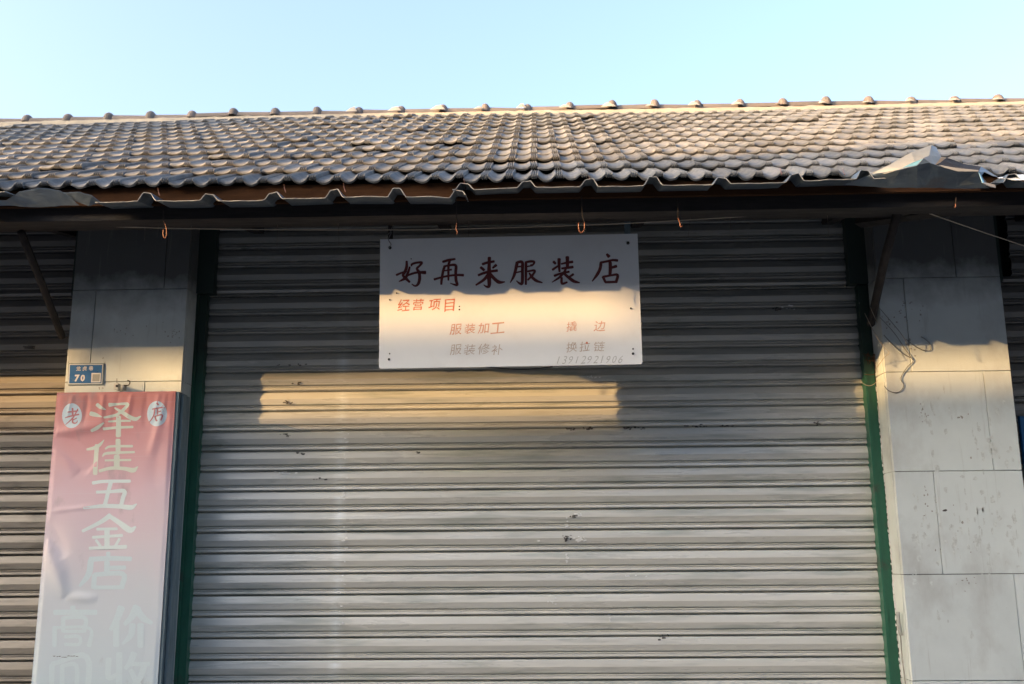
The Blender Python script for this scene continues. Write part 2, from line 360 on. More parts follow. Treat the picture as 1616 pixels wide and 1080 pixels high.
sh1 = shutter(-1.640, 1.566, -1.602, 1.524, M['shutter'], 'wide grey brown roller shutter of the middle shop')
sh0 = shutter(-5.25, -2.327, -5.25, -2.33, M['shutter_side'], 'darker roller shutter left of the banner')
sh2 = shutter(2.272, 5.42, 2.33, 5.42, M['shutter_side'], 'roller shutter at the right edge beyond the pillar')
# scuffs on the shutter slats
def on_slat(z):                                            # depth of the slat face at height z
    t = ((Z0-.0085+PITCH*40-z) / PITCH) % 1
    for (a, ya), (b, yb) in zip(prof, prof[1:]):
        if a <= t <= b: return SH+ya+(yb-ya)*(t-a)/(b-a)
    return SH
def scuffs(name, lst, mat, spread=.8):
    m = MB()
    for cx, cy, n_, sx_, sy_ in lst:
        for _ in range(n_):
            p = P(random.gauss(cx, sx_*.5), random.gauss(cy, sy_*.5), SH)
            y = on_slat(p.z)-.0045; r = random.uniform(1., 3.2)*.0013
            blob(m, (p.x, p.z), r*random.uniform(1, 3.0), r, y, 8)
    m.build(name, mat, sh1, kind='stuff')
random.seed(77)
scuffs('scuff', [(452, 636, 14, 9, 3), (470, 606, 4, 12, 2), (462, 576, 6, 30, 2), (930, 676, 10, 12, 2), (900, 678, 8, 10, 2), (990, 676, 16, 14, 3), (1015, 676, 8, 10, 2), (1100, 672, 10, 14, 2), (1145, 672, 8, 12, 2), (1290, 668, 8, 8, 2), (500, 757, 5, 16, 2), (895, 850, 16, 9, 5), (905, 815, 6, 5, 4), (1225, 488, 12, 8, 4), (450, 687, 6, 14, 2), (475, 716, 6, 8, 2), (660, 714, 4, 4, 2), (1048, 1005, 8, 14, 5), (600, 455, 8, 40, 2)], M['stain'])
scuffs('chalk_mark', [(915, 852, 26, 10, 5), (910, 814, 10, 7, 4), (894, 880, 9, 1.5, 9), (894, 830, 5, 1.5, 9), (850, 852, 4, 2, 3), (962, 975, 7, 1.5, 8), (875, 948, 8, 7, 6), (1000, 910, 4, 20, 2), (447, 747, 12, 12, 2.5), (545, 700, 8, 5, 30), (545, 770, 8, 5, 30), (545, 860, 8, 5, 30), (930, 596, 8, 16, 2), (1250, 486, 6, 12, 3), (540, 940, 10, 4, 60)], M['chalk'])

# ------------------------------------------------------------------ eaves timber and roof
EY, EZ, BETA = -.80, 3.083, math.radians(29.0)
EXP, NROW, TW = .278, 13, .20
sl_u = Vector((0, math.cos(BETA), math.sin(BETA))); sl_n = Vector((0, -math.sin(BETA), math.cos(BETA)))
def sag(x):                                                # the old eaves line is not straight
    return -.010*math.sin(x*1.1+.4)-.006*abs(x-.2)
def roofpt(x, v, n): 
    p = Vector((x, EY, EZ-.022))+sl_u*v+sl_n*n; p.z += sag(x); return p
L_ = EXP*NROW
dk = MB(); 
for i in range(24):
    x0 = -6+i*.5; x1 = x0+.5
    for a, b in ((-.030, -.012),):
        q = [roofpt(x, v, n) for x in (x0, x1) for v in (.03, L_) for n in (a, b)]
        dk.add(q, [(0, 1, 3, 2), (4, 6, 7, 5), (0, 4, 5, 1), (2, 3, 7, 6), (0, 2, 6, 4), (1, 5, 7, 3)])
roof = dk.build('roof', M['soffit'], B, label='roof of grey double roll cement tiles with a mortared ridge')
RX, RY, RZ = 0, roofpt(0, L_, 0).y, roofpt(0, L_, 0).z
m = MB(); m.add([(-6, RY, RZ), (6, RY, RZ), (6, RY+3.2, RZ-1.75), (-6, RY+3.2, RZ-1.75)], [(0, 1, 2, 3)]); m.build('back_slope', M['tile'], roof)
m = MB(); m.add([(s_, EY+.8, 3.2) for s_ in (-6, -5.98)]+[(s_, 4.1, 3.2) for s_ in (-6, -5.98)]+[(s_, RY, RZ-.03) for s_ in (-6, -5.98)], [(0, 2, 4), (1, 5, 3)]); m.build('gable_wall', M['render'], B)

def hump(u0, u1, h, last=False):
    r = []; wv = u1-u0
    r.append((u0, h-.002))
    r.append((u0+wv*.06, h))
    for g_ in (.27, .51, .75):
        r += [(u0+wv*(g_-.095), h), (u0+wv*g_, h-.0075), (u0+wv*(g_+.095), h)]
    r.append((u1-wv*.05, h)); r.append((u1, h-.003))
    return r
def trough(u0, u1, h, d, n=7, a=0):
    out = []
    for i in range(n+1):
        t = i/n; out.append((u0+(u1-u0)*t, h-d*abs(math.sin(math.pi*t))**.7))
    return out
TOP = 0.020
def tile_profile(d): return [(0.000, TOP-.010)]+trough(.004, .066, TOP-.003, d*.9)[1:]+hump(.068, .103, TOP)+trough(.105, .166, TOP-.003, d)[1:-1]+hump(.167, .202, TOP)+[(.204, TOP-.016)]
def tile_mesh(seed, d=.0085):
    prof_t = tile_profile(d)
    random.seed(seed); vs = []; ph = random.random()*99; th = .0125
    secs = [(-.003, -.0085), (.003, -.0035), (.014, 0.0), (.12, 0), (.33, 0)]
    for (v, dn) in secs:
        for (u, h) in prof_t:
            wob = noise.noise(Vector((u*25, v*12, ph)))*.0012
            vs.append((u-.1, v+(noise.noise(Vector((u*30, ph, 3)))*.0022 if v < .01 else 0), h+.026-.068*v+dn+wob))
    k = len(prof_t)
    for (u, h) in prof_t: vs.append((u-.1, -.001, h+.026-th-(.004 if .001 < u < .203 else -.002)))
    for (u, h) in prof_t: vs.append((u-.1, .07, h+.026-th-.006))
    fs = []
    for i in range(len(secs)-1):
        for j in range(k-1): fs.append((i*k+j, i*k+j+1, (i+1)*k+j+1, (i+1)*k+j))
    b = len(secs)*k
    for j in range(k-1): fs.append((b+j, b+j+1, j+1, j)); fs.append((b+k+j, b+k+j+1, b+j+1, b+j))
    me = bpy.data.meshes.new('roof_tile'); me.from_pydata(vs, [], fs); me.materials.append(M['tile']); me.update()
    bm = bmesh.new(); bm.from_mesh(me); bmesh.ops.recalc_face_normals(bm, faces=bm.faces); bm.to_mesh(me); bm.free()
    return me
tms = [tile_mesh(100+i) for i in range(5)]
tms0 = [tile_mesh(200+i, .0175) for i in range(3)]
random.seed(3)
cells = []
for r in range(NROW):
    off = .11 if r % 2 else .01
    for c in range(-26, 27):
        x = c*TW+off
        if abs(x) < 5.3:
            p = roofpt(x, r*EXP, 0); d = p-CAM; px = W0/2+F0*d.dot(rt)/d.dot(fw)
            vis = 0 if -40 < px < W0+40 else 1
            cells.append((vis, d.length, x, r))
cells.sort(); rest_v = []; rest_f = []
for i, (vis, dist, x, r) in enumerate(cells):
    me = random.choice(tms0 if r == 0 else tms); o_ = roofpt(x, r*EXP+random.uniform(-.007, .007), random.uniform(-.001, .004)+(.008 if random.random() < .04 and r > 0 else 0))
    mx = Matrix.Translation(o_) @ Matrix((Vector((1, 0, 0)), sl_u, sl_n)).transposed().to_4x4() @ Matrix.Rotation(random.gauss(0, .012), 4, 'Z') @ Matrix.Rotation(random.gauss(0, .016), 4, 'Y') @ Matrix.Rotation(random.gauss(0, .006), 4, 'X')
    if i < 300:
        t = ob('roof_tile', me, roof); t.matrix_local = mx
    else:
        b = len(rest_v); rest_v += [tuple(mx @ v.co) for v in me.vertices]; rest_f += [tuple(b+k for k in pl.vertices) for pl in me.polygons]
me = bpy.data.meshes.new('roof_tiles'); me.from_pydata(rest_v, [], rest_f); me.materials.append(M['tile']); me.update()
ob('roof_tiles', me, roof, kind='stuff')

# ridge: mortar bed, half round ridge tiles, collars
m = MB(); random.seed(8); n = 240; rows = []
sec = [(-.115, -.06), (-.105, .000), (-.055, .024), (-.02, .052), (.03, .050), (.12, -.06)]
for i in range(n+1):
    x = -6+12*i/n; s_ = noise.noise(Vector((x*9, 1, 0)))*.010
    for y, z in sec: m.v.append((x, RY+y+s_*.6, RZ+z+s_+sag(x)*.4+noise.noise(Vector((x*22, y*30, 5)))*.006))
k = len(sec)
for i in range(n):
    for j in range(k-1): m.f.append((i*k+j, (i+1)*k+j, (i+1)*k+j+1, i*k+j+1))
m.build('ridge_mortar', M['mortar'], roof)
def ridge_tile_mesh():
    m = MB(); ns = 12
    def ring(x, r, sz=1): return [(x, -math.cos(math.pi*j/ns)*r, math.sin(math.pi*j/ns)*r*sz) for j in range(ns+1)]
    xs = [(0, .050), (.268, .047)]
    for x, r in xs: m.v += ring(x, r)
    m.f += [(j, j+1, ns+1+j+1, ns+1+j) for j in range(ns)]
    b = len(m.v)
    prof2 = [(.256, .047), (.258, .062), (.266, .071), (.285, .075), (.298, .071), (.308, .062), (.318, .048)]
    for x, r in prof2: m.v += ring(x, r, 1.08)
    for i in range(len(prof2)-1): m.f += [(b+i*(ns+1)+j, b+i*(ns+1)+j+1, b+(i+1)*(ns+1)+j+1, b+(i+1)*(ns+1)+j) for j in range(ns)]
    return m.mesh('ridge_tile', M['ridge'])
rtm = ridge_tile_mesh()
def collar_mortar():
    m = MB(); random.seed(4)
    # cream mortar fillet in front of each collar
    vs = [(-.03, -.10, .0), (.06, -.115, -.005), (.125, -.10, .0), (.02, -.078, .050), (.065, -.070, .064), (.09, -.073, .052), (.035, -.04, .085), (.075, -.04, .088), (.05, -.01, .094)]
    m.add(vs, [(0, 1, 4, 3), (1, 2, 5, 4), (3, 4, 7, 6), (4, 5, 7), (6, 7, 8), (0, 3, 6)])
    m.smooth = True
    return m.mesh('mortar_fillet', M['mortar'])
cm = collar_mortar()
p0 = P(47, 197, RY).x; x = p0-.3-.317*4; random.seed(12)
while x < 5.6:
    t = ob('ridge_tile', rtm, roof); t.location = (x, RY-.005+random.uniform(-.004, .004), RZ+.026+sag(x)*.4+random.uniform(-.003, .003)); t.rotation_euler = (random.gauss(0, .05), random.gauss(0, .012), random.gauss(0, .02)); k_ = random.uniform(.93, 1.06); t.scale = (1, k_, k_)
    if x > -1.9:
        f = ob('mortar_fillet', cm, roof); f.location = (x+.215, RY-.012, RZ+.02+sag(x)*.4+random.uniform(-.004, .002)); f.scale = (random.uniform(.4, .75), 1, random.uniform(.3, .75))
    x += .317*random.uniform(.985, 1.015) if False else .317

# fascia, lath and beams under the eaves
m = MB()
for i in range(40):
    x0 = -6+i*.3; x1 = x0+.3; zz = EZ+sag((x0+x1)/2)
    m.box(x0, x1, -.785, -.765, 3.004, zz-.004)
m.build('fascia_board', M['fascia'], B)
m = MB(); m.box(-6, 6.1, -.52, -.42, 3.022, 3.16); m.build('eaves_beam', M['wood'], B)
m = MB(); m.box(-6, 6.1, -.742, -.655, 2.955, 3.035); m.build('front_beam', M['wood'], B)
m = MB(); m.box(-6, 6.1, .00, .60, 3.27, 3.32); m.build('lintel', M['wood'], B)
for x in [-5.2+i*.95 for i in range(12)]:
    m = MB(); m.bar((x, -.70, 3.06), (x, .3, 3.25), .05, .07); m.build('rafter', M['wood'], B)

# corrugated metal sheets below the tiles
def sheet(xa, xb, za, zb, peak_px, mat, drop=.0, seed=1, tilt=.17, amp=1.0, backz=.03, yf=-.91):
    random.seed(seed); n = int((xb-xa)/.006); vs = []; fs = []
    depth = [0, .012, .05, .10, .155]
    for i in range(n+1):
        x = xa+(xb-xa)*i/n; t = (x-xa)/(xb-xa); h = 0
        for pk in peak_px:
            d = abs(x-pk); h = max(h, min(1, max(0, (.036-d)/.020)))
        ph = seed*7.1
        bend = (noise.noise(Vector((x*1.8, ph, 0)))*.010+noise.noise(Vector((x*6, ph, 2)))*.004)*amp
        jag = (noise.noise(Vector((x*70, ph, 4)))*.0022+noise.noise(Vector((x*14, ph, 8)))*.007)*amp
        ze = za+(zb-za)*t
        for j, d in enumerate(depth):
            f_ = 1-.25*d/.3
            vs.append((x, yf+d+jag*(1 if j < 2 else .2), ze+h*.030*f_*(1+.2*math.sin(x*31))+bend*(1-d*2)+d*tilt-(.002 if j == 0 else 0)+noise.noise(Vector((x*5, d*6, ph)))*.003*amp))
    k = len(depth)
    for i in range(n):
        for j in range(k-1): fs.append((i*k+j, (i+1)*k+j, (i+1)*k+j+1, i*k+j+1))
    me = bpy.data.meshes.new('metal_sheet'); me.from_pydata(vs, [], fs); me.materials.append(mat); me.update()
    o = ob('metal_sheet', me, B); md = o.modifiers.new('thickness', 'SOLIDIFY'); md.thickness = .0026; me.materials.append(M['lit_rim']); md.material_offset_rim = 1
    return o
YF = -.91
pk = lambda lst: [P(a, 300, YF).x for a in lst]
def sheet_px(xa, ya, xb, yb, peaks, **k):
    a = P(xa, ya, YF); b = P(xb, yb, YF); return sheet(a.x, b.x, a.z, b.z, pk(peaks), M['sheet'], **k)
sheet_px(-620, 296, 8, 300, [-565, -465, -360, -255, -150, -45], seed=2, amp=1.6)
sheet_px(150, 317, 735, 309, [232, 331, 431, 527, 626, 724], seed=3, amp=1.1)['label'] = 'corrugated grey metal sheet with ragged lit edges under the left eaves'
sheet_px(714, 297, 1125, 291, [733, 831, 930, 1031], seed=4, amp=.7)
sheet_px(1112, 289, 1400, 280, [1140, 1256, 1367], seed=5, amp=.9)
sheet_px(1568, 286, 2200, 285, [1600, 1710, 1815, 1920, 2025], seed=6, amp=1.0)

def patch(name, pts, faces, mats, midx=None, parent=B, label=None, thick=.0015, sub=2, nz=.004):
    """bent sheet from (px, py, Y) corners, subdivided and crumpled"""
    vs = [P(*p) for p in pts]; me = bpy.data.meshes.new(name); me.from_pydata([tuple(v) for v in vs], [], faces)
    for mm in mats: me.materials.append(mm)
    if midx:
        for pl, mi in zip(me.polygons, midx): pl.material_index = mi
    bm = bmesh.new(); bm.from_mesh(me)
    bmesh.ops.subdivide_edges(bm, edges=bm.edges[:], cuts=6, use_grid_fill=True)
    for v in bm.verts:
        q = v.co*14; v.co += Vector((0, noise.noise(q), noise.noise(q+Vector((9, 3, 1)))))*nz+Vector((0, noise.noise(q*3.3), noise.noise(q*3.1)))*nz*.45
    bm.to_mesh(me); bm.free(); me.update()
    o = ob(name, me, parent); md = o.modifiers.new('thickness', 'SOLIDIFY'); md.thickness = thick
    if label: o['label'] = label
    return o
# dull hanging sheet at the left end
patch('metal_sheet', [(-60, 318, -.80), (10, 316, -.84), (30, 303, -.88), (62, 297, -.90), (95, 301, -.90), (112, 313, -.88), (125, 323, -.86), (60, 327, -.84), (10, 325, -.82), (-60, 326, -.80)],
      [(0, 1, 8, 9), (1, 2, 7, 8), (2, 3, 4, 7), (4, 5, 6, 7)], [M['sheet']], label='bulging grey metal sheet at the far left of the eaves')
patch('metal_sheet', [(96, 305, -.86), (122, 303, -.90), (145, 308, -.90), (160, 320, -.87), (140, 325, -.86), (118, 316, -.86)],
      [(0, 1, 5), (1, 2, 4, 5), (2, 3, 4)], [M['sheet']])
# torn, folded up sheet on the right
patch('metal_sheet',
      [(1362, 271, -.86), (1376, 274, -.90), (1400, 262, -.93), (1438, 241, -.95), (1470, 230, -.93), (1466, 246, -.97), (1457, 250, -.99),
       (1446, 262, -.99), (1422, 267, -.97), (1398, 274, -.93), (1477, 233, -.90), (1485, 248, -.93), (1474, 262, -.97), (1494, 250, -.91), (1486, 255, -.94)],
      [(0, 1, 9), (1, 2, 8, 9), (2, 3, 7, 8), (3, 4, 5, 7), (7, 5, 6), (4, 10, 11, 5), (5, 11, 12, 6), (11, 13, 14), (11, 14, 12)],
      [M['sheet_cream'], M['sheet_blue'], M['sheet_raw'], M['sheet']], [0, 0, 0, 0, 0, 0, 0, 2, 2],
      label='torn cream metal sheet folded up over the right end of the eaves', nz=.0025)
patch('metal_sheet', [(1423, 265.5, -.985), (1446, 261, -.995), (1456.5, 250.5, -1.0), (1440, 257, -.995)], [(0, 1, 2, 3)], [M['sheet_blue']], nz=.001, label='light blue fold of the torn metal sheet')
patch('metal_sheet',
      [(1376, 275, -.90), (1422, 267, -.97), (1447, 261.5, -1.0), (1457, 250, -1.0), (1468, 258, -1.0), (1480, 262, -.99), (1510, 267, -.98), (1545, 270, -.97),
       (1330, 292, -.84), (1400, 296, -.86), (1447, 296, -.88), (1468, 296, -.88), (1510, 297, -.88), (1556, 297, -.90), (1556, 287, -.94)],
      [(0, 1, 9, 8), (1, 2, 10, 9), (2, 3, 4, 11, 10), (4, 5, 6, 12, 11), (6, 7, 14, 13, 12)],
      [M['sheet']], nz=.004, label='dark drooping underside of the torn metal sheet')
patch('metal_sheet', [(1494, 250, -.92), (1520, 259, -.91), (1548, 264, -.90), (1545, 270, -.97), (1510, 266, -.98), (1480, 261, -.985), (1486, 255, -.95)],
      [(0, 1, 4, 5, 6), (1, 2, 3, 4)], [M['wood'], M['sheet_raw']], nz=.002)
patch('metal_sheet', [(1482, 261, -.992), (1510, 265.6, -.988), (1544, 269, -.978), (1544, 271, -.98), (1512, 271, -.99), (1490, 265, -.993)],
      [(0, 1, 4, 5), (1, 2, 3, 4)], [M['sheet_cream']], nz=.0006)
patch('metal_sheet', [(1548, 264, -.91), (1560, 271, -.93), (1574, 280, -.90), (1566, 278, -.93), (1553, 272, -.96), (1548, 278, -.97), (1553, 288, -.97), (1570, 292, -.96), (1571, 297, -.96), (1562, 295, -.97), (1550, 289, -.98), (1544, 272, -.975)],
      [(0, 1, 4, 11), (1, 2, 3, 4), (11, 4, 5), (11, 5, 10), (5, 6, 10), (6, 7, 8, 9), (6, 9, 10)],
      [M['sheet'], M['sheet_cream'], M['sheet_blue']], [0, 1, 0, 2, 2, 1, 1], nz=.0015, label='curled end of the torn metal sheet')
patch('metal_sheet', [(1574, 281, -.86), (1600, 276, -.86), (1640, 276, -.86), (1640, 284, -.92), (1602, 285, -.92), (1585, 282, -.90)], [(0, 1, 4, 5), (1, 2, 3, 4)], [M['white']], nz=.001)

# copper ties holding the eaves tiles
for px, y0, y1 in ((448, 291, 304), (542, 289, 303), (732, 280, 299), (929, 277, 286), (1231, 265, 276), (1330, 266, 276), (249, 296, 309)):
    m = MB(); m.tube([P(px, y0, -.80), P(px+1, (y0+y1)/2, -.83), P(px+3, y1, -.86)], .0016); m.build('copper_tie', M['copper'], B)

# diagonal braces
m = MB(); m.tube([P(98, 532, .02), P(66, 448, -.28), P(33, 366, -.52)], .017, 6, 1); m.build('brace', M['iron'], B, label='dark diagonal brace left of the banner pillar')
m = MB(); m.tube([P(1374, 512, .06), P(1396, 410, -.28), P(1419, 326, -.50)], .019, 6, 1); m.build('brace', M['iron'], B, label='thick crooked pole propping the eaves over the wire loops')
m = MB(); m.bar(P(1356, 348, -.2), P(1512, 325, -.62), .055, .05); m.build('bearer', M['wood'], B)

# ------------------------------------------------------------------ hanging sign board
SY = -.40
SG = thing('sign_board', 'white hand painted tailor shop board hanging under the eaves in front of the middle shutter', 'sign board', loc=tuple(P(806, 578, SY)))
tl, tr, br, bl = P(600, 378, SY), P(1006, 369, SY), P(1014, 575, SY), P(598, 582, SY)
def corner(c, a, b, r=.011, n=5):
    da = (a-c).normalized(); db = (b-c).normalized(); p0_ = c+da*r; p1_ = c+db*r
    return [((1-t)**2)*p0_+2*t*(1-t)*c+t*t*p1_ for t in [i/n for i in range(n+1)]]
ol = [tl+Vector((0, 0, 0)), ] + [tr] + corner(br, tr, bl) + corner(bl, br, tl)
m = MB(); n = len(ol)
m.add([v for v in ol]+[v+Vector((0, .006, 0)) for v in ol], [tuple(range(n)), tuple(range(2*n-1, n-1, -1))]+[(i, n+i, n+(i+1) % n, (i+1) % n) for i in range(n)])
m.build('board', M['sign'], SG)
def lay(x0, y0, sc, Y, e=.0008):
    return lambda x, y, k: P(x0+x/sc, y0+y/sc, Y)+Vector((0, -e-k*.00012, 0))
G1 = {'hao': [[(228,150,30),(226,230,40),(200,300,38),(180,340,36),(225,388,38),(268,430,30)], [(270,225,24),(250,290,34),(215,370,36),(170,400,30),(125,422,14)], [(90,335,30),(160,305,26),(225,285,24)],
  [(292,215,20),(300,190,30),(360,170,30),(432,168,32),(400,212,30),(366,250,32),(395,300,40),(402,380,42),(385,450,38),(345,482,26),(298,458,14)], [(240,342,24),(300,318,30),(380,300,34),(480,302,48)]],
 'zai': [[(712,158,32),(790,135,36),(878,120,28)], [(805,150,34),(790,200,32),(788,300,32),(788,405,24)], [(740,215,34),(718,280,36),(700,380,36),(692,460,30)], [(725,222,28),(800,205,30),(885,206,38),(886,300,40),(890,400,40),(905,466,38),(862,462,24),(812,444,10)], [(735,278,20),(830,262,26)], [(598,394,32),(700,365,28),(800,345,28),(900,335,30),(990,338,36)]],
 'lai': [[(1338,100,46),(1335,200,46),(1333,350,56),(1335,478,46),(1298,490,28),(1262,466,12)], [(1245,190,34),(1310,168,34),(1402,152,34)], [(1222,232,38),(1268,270,38)], [(1430,200,38),(1382,242,24)], [(1190,338,32),(1260,310,36),(1350,288,36),(1445,275,36)], [(1325,325,44),(1262,400,38),(1158,470,24)], [(1345,318,44),(1410,390,44),(1470,432,46),(1545,428,16)]]}
G2 = {'fu': [[(138,165,46),(120,250,42),(92,350,36),(45,436,14)], [(140,163,34),(205,165,42),(208,280,42),(205,440,42),(168,446,30),(128,412,12)], [(120,228,22),(200,218,22)], [(110,305,20),(200,285,20)], [(248,165,28),(310,153,34),(365,158,32),(350,196,26),(318,202,26)], [(255,170,36),(255,300,36),(254,462,28)], [(265,222,20),(345,208,20)], [(278,287,26),(372,275,30),(345,335,32),(280,402,26)], [(300,310,24),(342,370,38),(400,415,38),(475,438,18)]],
 'zhuang': [[(625,155,36),(652,182,34)], [(700,118,46),(700,200,40),(706,290,28)], [(612,265,32),(650,238,30),(700,205,22)], [(730,186,24),(800,170,30),(882,158,36)], [(810,92,48),(812,160,48),(812,235,40)], [(735,247,28),(800,240,34),(886,228,38)], [(790,255,30),(765,300,32),(700,370,32),(605,432,12)], [(636,346,34),(720,316,30),(835,290,30)], [(733,370,32),(740,450,34),(808,432,26)], [(892,325,32),(828,368,26)], [(765,315,34),(830,370,40),(900,420,42),(975,438,18)]],
 'dian': [[(1340,55,32),(1370,88,46)], [(1255,168,30),(1350,150,32),(1420,135,32),(1485,140,38)], [(1262,170,40),(1250,250,42),(1210,330,40),(1145,418,16)], [(1385,165,46),(1388,250,46),(1382,340,42)], [(1400,238,34),(1470,216,40)], [(1288,358,36),(1322,432,32)], [(1290,360,34),(1390,342,28),(1484,335,38),(1465,432,40)], [(1320,432,32),(1470,428,32)]]}
for d, x0 in ((G1, 615), (G2, 800)):
    for kname, st in d.items():
        m = MB(); brush(m, st, lay(x0, 395, 8.505, SY), .04); m.build('painted_character', M['dark_red'], SG)
def glyph(mb, ch, px, py, hpx, to3, bold=0, shear=0, rot=0, wsc=1, seed=0):
    c = bpy.data.curves.new('lettering', 'FONT'); c.body = ch; c.resolution_u = 2; c.offset = bold; c.shear = shear
    o = bpy.data.objects.new('lettering', c); C.objects.link(o)
    me = bpy.data.meshes.new_from_object(o.evaluated_get(bpy.context.evaluated_depsgraph_get()))
    bpy.data.objects.remove(o); bpy.data.curves.remove(c)
    vs = [v.co.copy() for v in me.vertices]
    if not vs: return
    x0, x1 = min(v.x for v in vs), max(v.x for v in vs); y0, y1 = min(v.y for v in vs), max(v.y for v in vs)
    s = hpx/(y1-y0); out = []
    for v in vs:
        x = (v.x-(x0+x1)/2)*s*wsc; y = -(v.y-(y0+y1)/2)*s
        x += noise.noise(Vector((x*.35, y*.35, seed)))*hpx*.035; y += noise.noise(Vector((x*.35, y*.35, seed+7)))*hpx*.035-.06*x
        out.append(to3(px+x*math.cos(rot)-y*math.sin(rot), py+x*math.sin(rot)+y*math.cos(rot)))
    mb.add(out, [tuple(p.vertices) for p in me.polygons]); bpy.data.meshes.remove(me)
to_s = lambda x, y: P(x, y, SY)+Vector((0, -.0008, 0))
def line(lst, mat, h, bold, shear=.12, parent=SG, name='painted_character', t3=to_s, wsc=1.0):
    for i, (ch, x, y) in enumerate(lst):
        m = MB(); glyph(m, ch, x, y, h*random.uniform(.94, 1.06), t3, bold, shear, random.uniform(-.04, .02), wsc, i*3.3+h)
        if m.v: m.build(name, mat, parent)
random.seed(9)
line([('经', 637, 482), ('营', 660.5, 481), ('项', 686, 481), ('目', 709.5, 482)], M['red'], 18.5, .004)
line([('服', 719, 520), ('装', 741.5, 519), ('加', 763, 518), ('工', 785, 518)], M['red_pale'], 16.5, .006, wsc=1.05)
line([('服', 719, 552), ('装', 741, 552), ('修', 763.5, 551), ('补', 784.5, 552)], M['brown_pale'], 16.5, -.002, wsc=1.05)
line([('撬', 902, 515.5), ('边', 946, 515)], M['red_pale'], 16, .0, wsc=1.05)
line([('换', 902, 548), ('拉', 923, 547), ('链', 946, 547)], M['brown_pale'], 16, .0, wsc=1.05)
line([(c_, 881+i*9.85, 568.5-.12*i) for i, c_ in enumerate('13912921906')], M['pencil'], 11.5, -.008, .35, wsc=.95)
for px, py, r in ((725, 484, 1.1), (725, 489, 1.3)):
    m = MB(); p = P(px, py, SY); blob(m, (p.x, p.z), r*.0029, r*.0029, SY-.0009, 10, .1); m.build('painted_dot', M['black'], SG)
m = MB(); p = P(926, 541.5, SY); blob(m, (p.x, p.z), .0045, .0045, SY-.0011, 10, .2); m.build('painted_dot', M['red'], SG)
def disc(px, py, r, parent, Y=SY, d=.004, mat=None):
    m = MB(); p = P(px, py, Y); k = 10
    a = [(p.x+math.cos(2*math.pi*i/k)*r, Y-d, p.z+math.sin(2*math.pi*i/k)*r) for i in range(k)]; b = [(v[0], Y+.001, v[2]) for v in a]
    m.add(a+b+[(p.x, Y-d*1.4, p.z)], [(i, (i+1) % k, k+(i+1) % k, k+i) for i in range(k)]+[(i, 2*k, (i+1) % k) for i in range(k)])
    m.build('screw', mat or M['black'], parent)
for px, py, r in ((615.5, 391.5, .0072), (991, 384, .0072), (614, 567.5, .0055), (999, 558.5, .0055), (615, 558.5, .003), (999, 551, .0035), (626, 463, .003), (615, 473.5, .003), (995.5, 487, .004), (649, 409, .0025)):
    disc(px, py, r, SG)
for x0, x1, ya, yb, w_ in ((617, 616, 340, 386, .022), (990, 990, 346, 378, .026)):
    m = MB(); a = P(x0, ya, SY+.012); b = P(x1, yb, SY+.012); a.z = max(a.z, 3.05); m.bar(a, b, w_, .006); m.build('hanging_bracket', M['iron'] if x0 < 900 else M['alu'], SG)
m = MB(); m.tube([P(610, 372, SY-.006), P(618, 366, SY-.012), P(613, 378, SY-.012), P(617, 386, SY-.008), P(614, 392, SY-.006)], .0018); m.tube([P(616, 366, SY), P(622, 350, SY), P(618, 340, SY)], .0018); m.build('binding_wire', M['wire'], SG)
# wire poking out below the sign
t = MB(); t.tube([P(757, 578, SY+.02), P(790, 581.5, SY+.04), P(830, 583, SY+.04), P(872, 579, SY+.03)], .0022); t.build('loose_cord', M['black'], SG)

# ------------------------------------------------------------------ faded banner light box
BY = -.14
def bw(x, z):                                              # wrinkles of the stretched cloth, towards the viewer positive
    d = 0
    def crease(x0, z0, x1, z1, w_, a):
        dx, dz = x1-x0, z1-z0; L2 = dx*dx+dz*dz; t = ((x-x0)*dx+(z-z0)*dz)/L2; tt = min(1.1, max(-.1, t))
        q = math.hypot(x-x0-dx*tt, z-z0-dz*tt)+abs(noise.noise(Vector((x*9, z*9, a*300))))*.012
        return 1.15*a*math.exp(-(q/(1.7*w_))**2)*math.sin(math.pi*min(1, max(0, t*.94+.03)))**.6
    d += crease(-2.205, 2.15, -1.98, 2.19, .016, .010)+crease(-2.205, 2.12, -2.02, 2.00, .028, -.012)+crease(-2.205, 2.10, -2.08, 1.98, .02, .009)
    d += crease(-2.20, 1.80, -2.0, 1.82, .006, .004)+crease(-2.205, 1.75, -2.11, 1.60, .022, -.009)+crease(-2.20, 1.68, -2.09, 1.44, .02, .011)+crease(-2.08, 1.43, -1.95, 1.42, .012, .005)
    for i, xx in enumerate((-2.13, -2.06, -1.99, -1.92, -1.86, -1.79, -1.73, -1.69)):
        d += crease(xx, 2.335, xx-.02+.01*(i % 3), 2.335-.12-.04*(i % 2), .007, (.005, -.004)[i % 2])
    d += crease(-1.70, 2.33, -1.75, 2.05, .012, .006)+crease(-1.72, 2.1, -1.73, 1.9, .02, -.004)
    d += noise.noise(Vector((x*5, 0, z*3)))*.005
    e = min(x+2.200, -1.662-x, 2.338-z); return max(0, d+.004)*min(1, max(0, e/.012))
BN = thing('banner', 'tall red banner bleached white at the foot, fixed in front of the left pillar', 'banner', loc=(-1.93, BY, .6))
def bz(x0, x1, z0, z1, nx, nz_):
    m = MB()
    for i in range(nx+1):
        for j in range(nz_+1):
            x = x0+(x1-x0)*i/nx; z = z0+(z1-z0)*j/nz_; m.v.append((x, BY-bw(x, z), z))
    for i in range(nx):
        for j in range(nz_): m.f.append((i*(nz_+1)+j, (i+1)*(nz_+1)+j, (i+1)*(nz_+1)+j+1, i*(nz_+1)+j+1))
    m.smooth = True; return m
XL, XR, ZT, ZB = -2.2085, -1.657, 2.339, .55
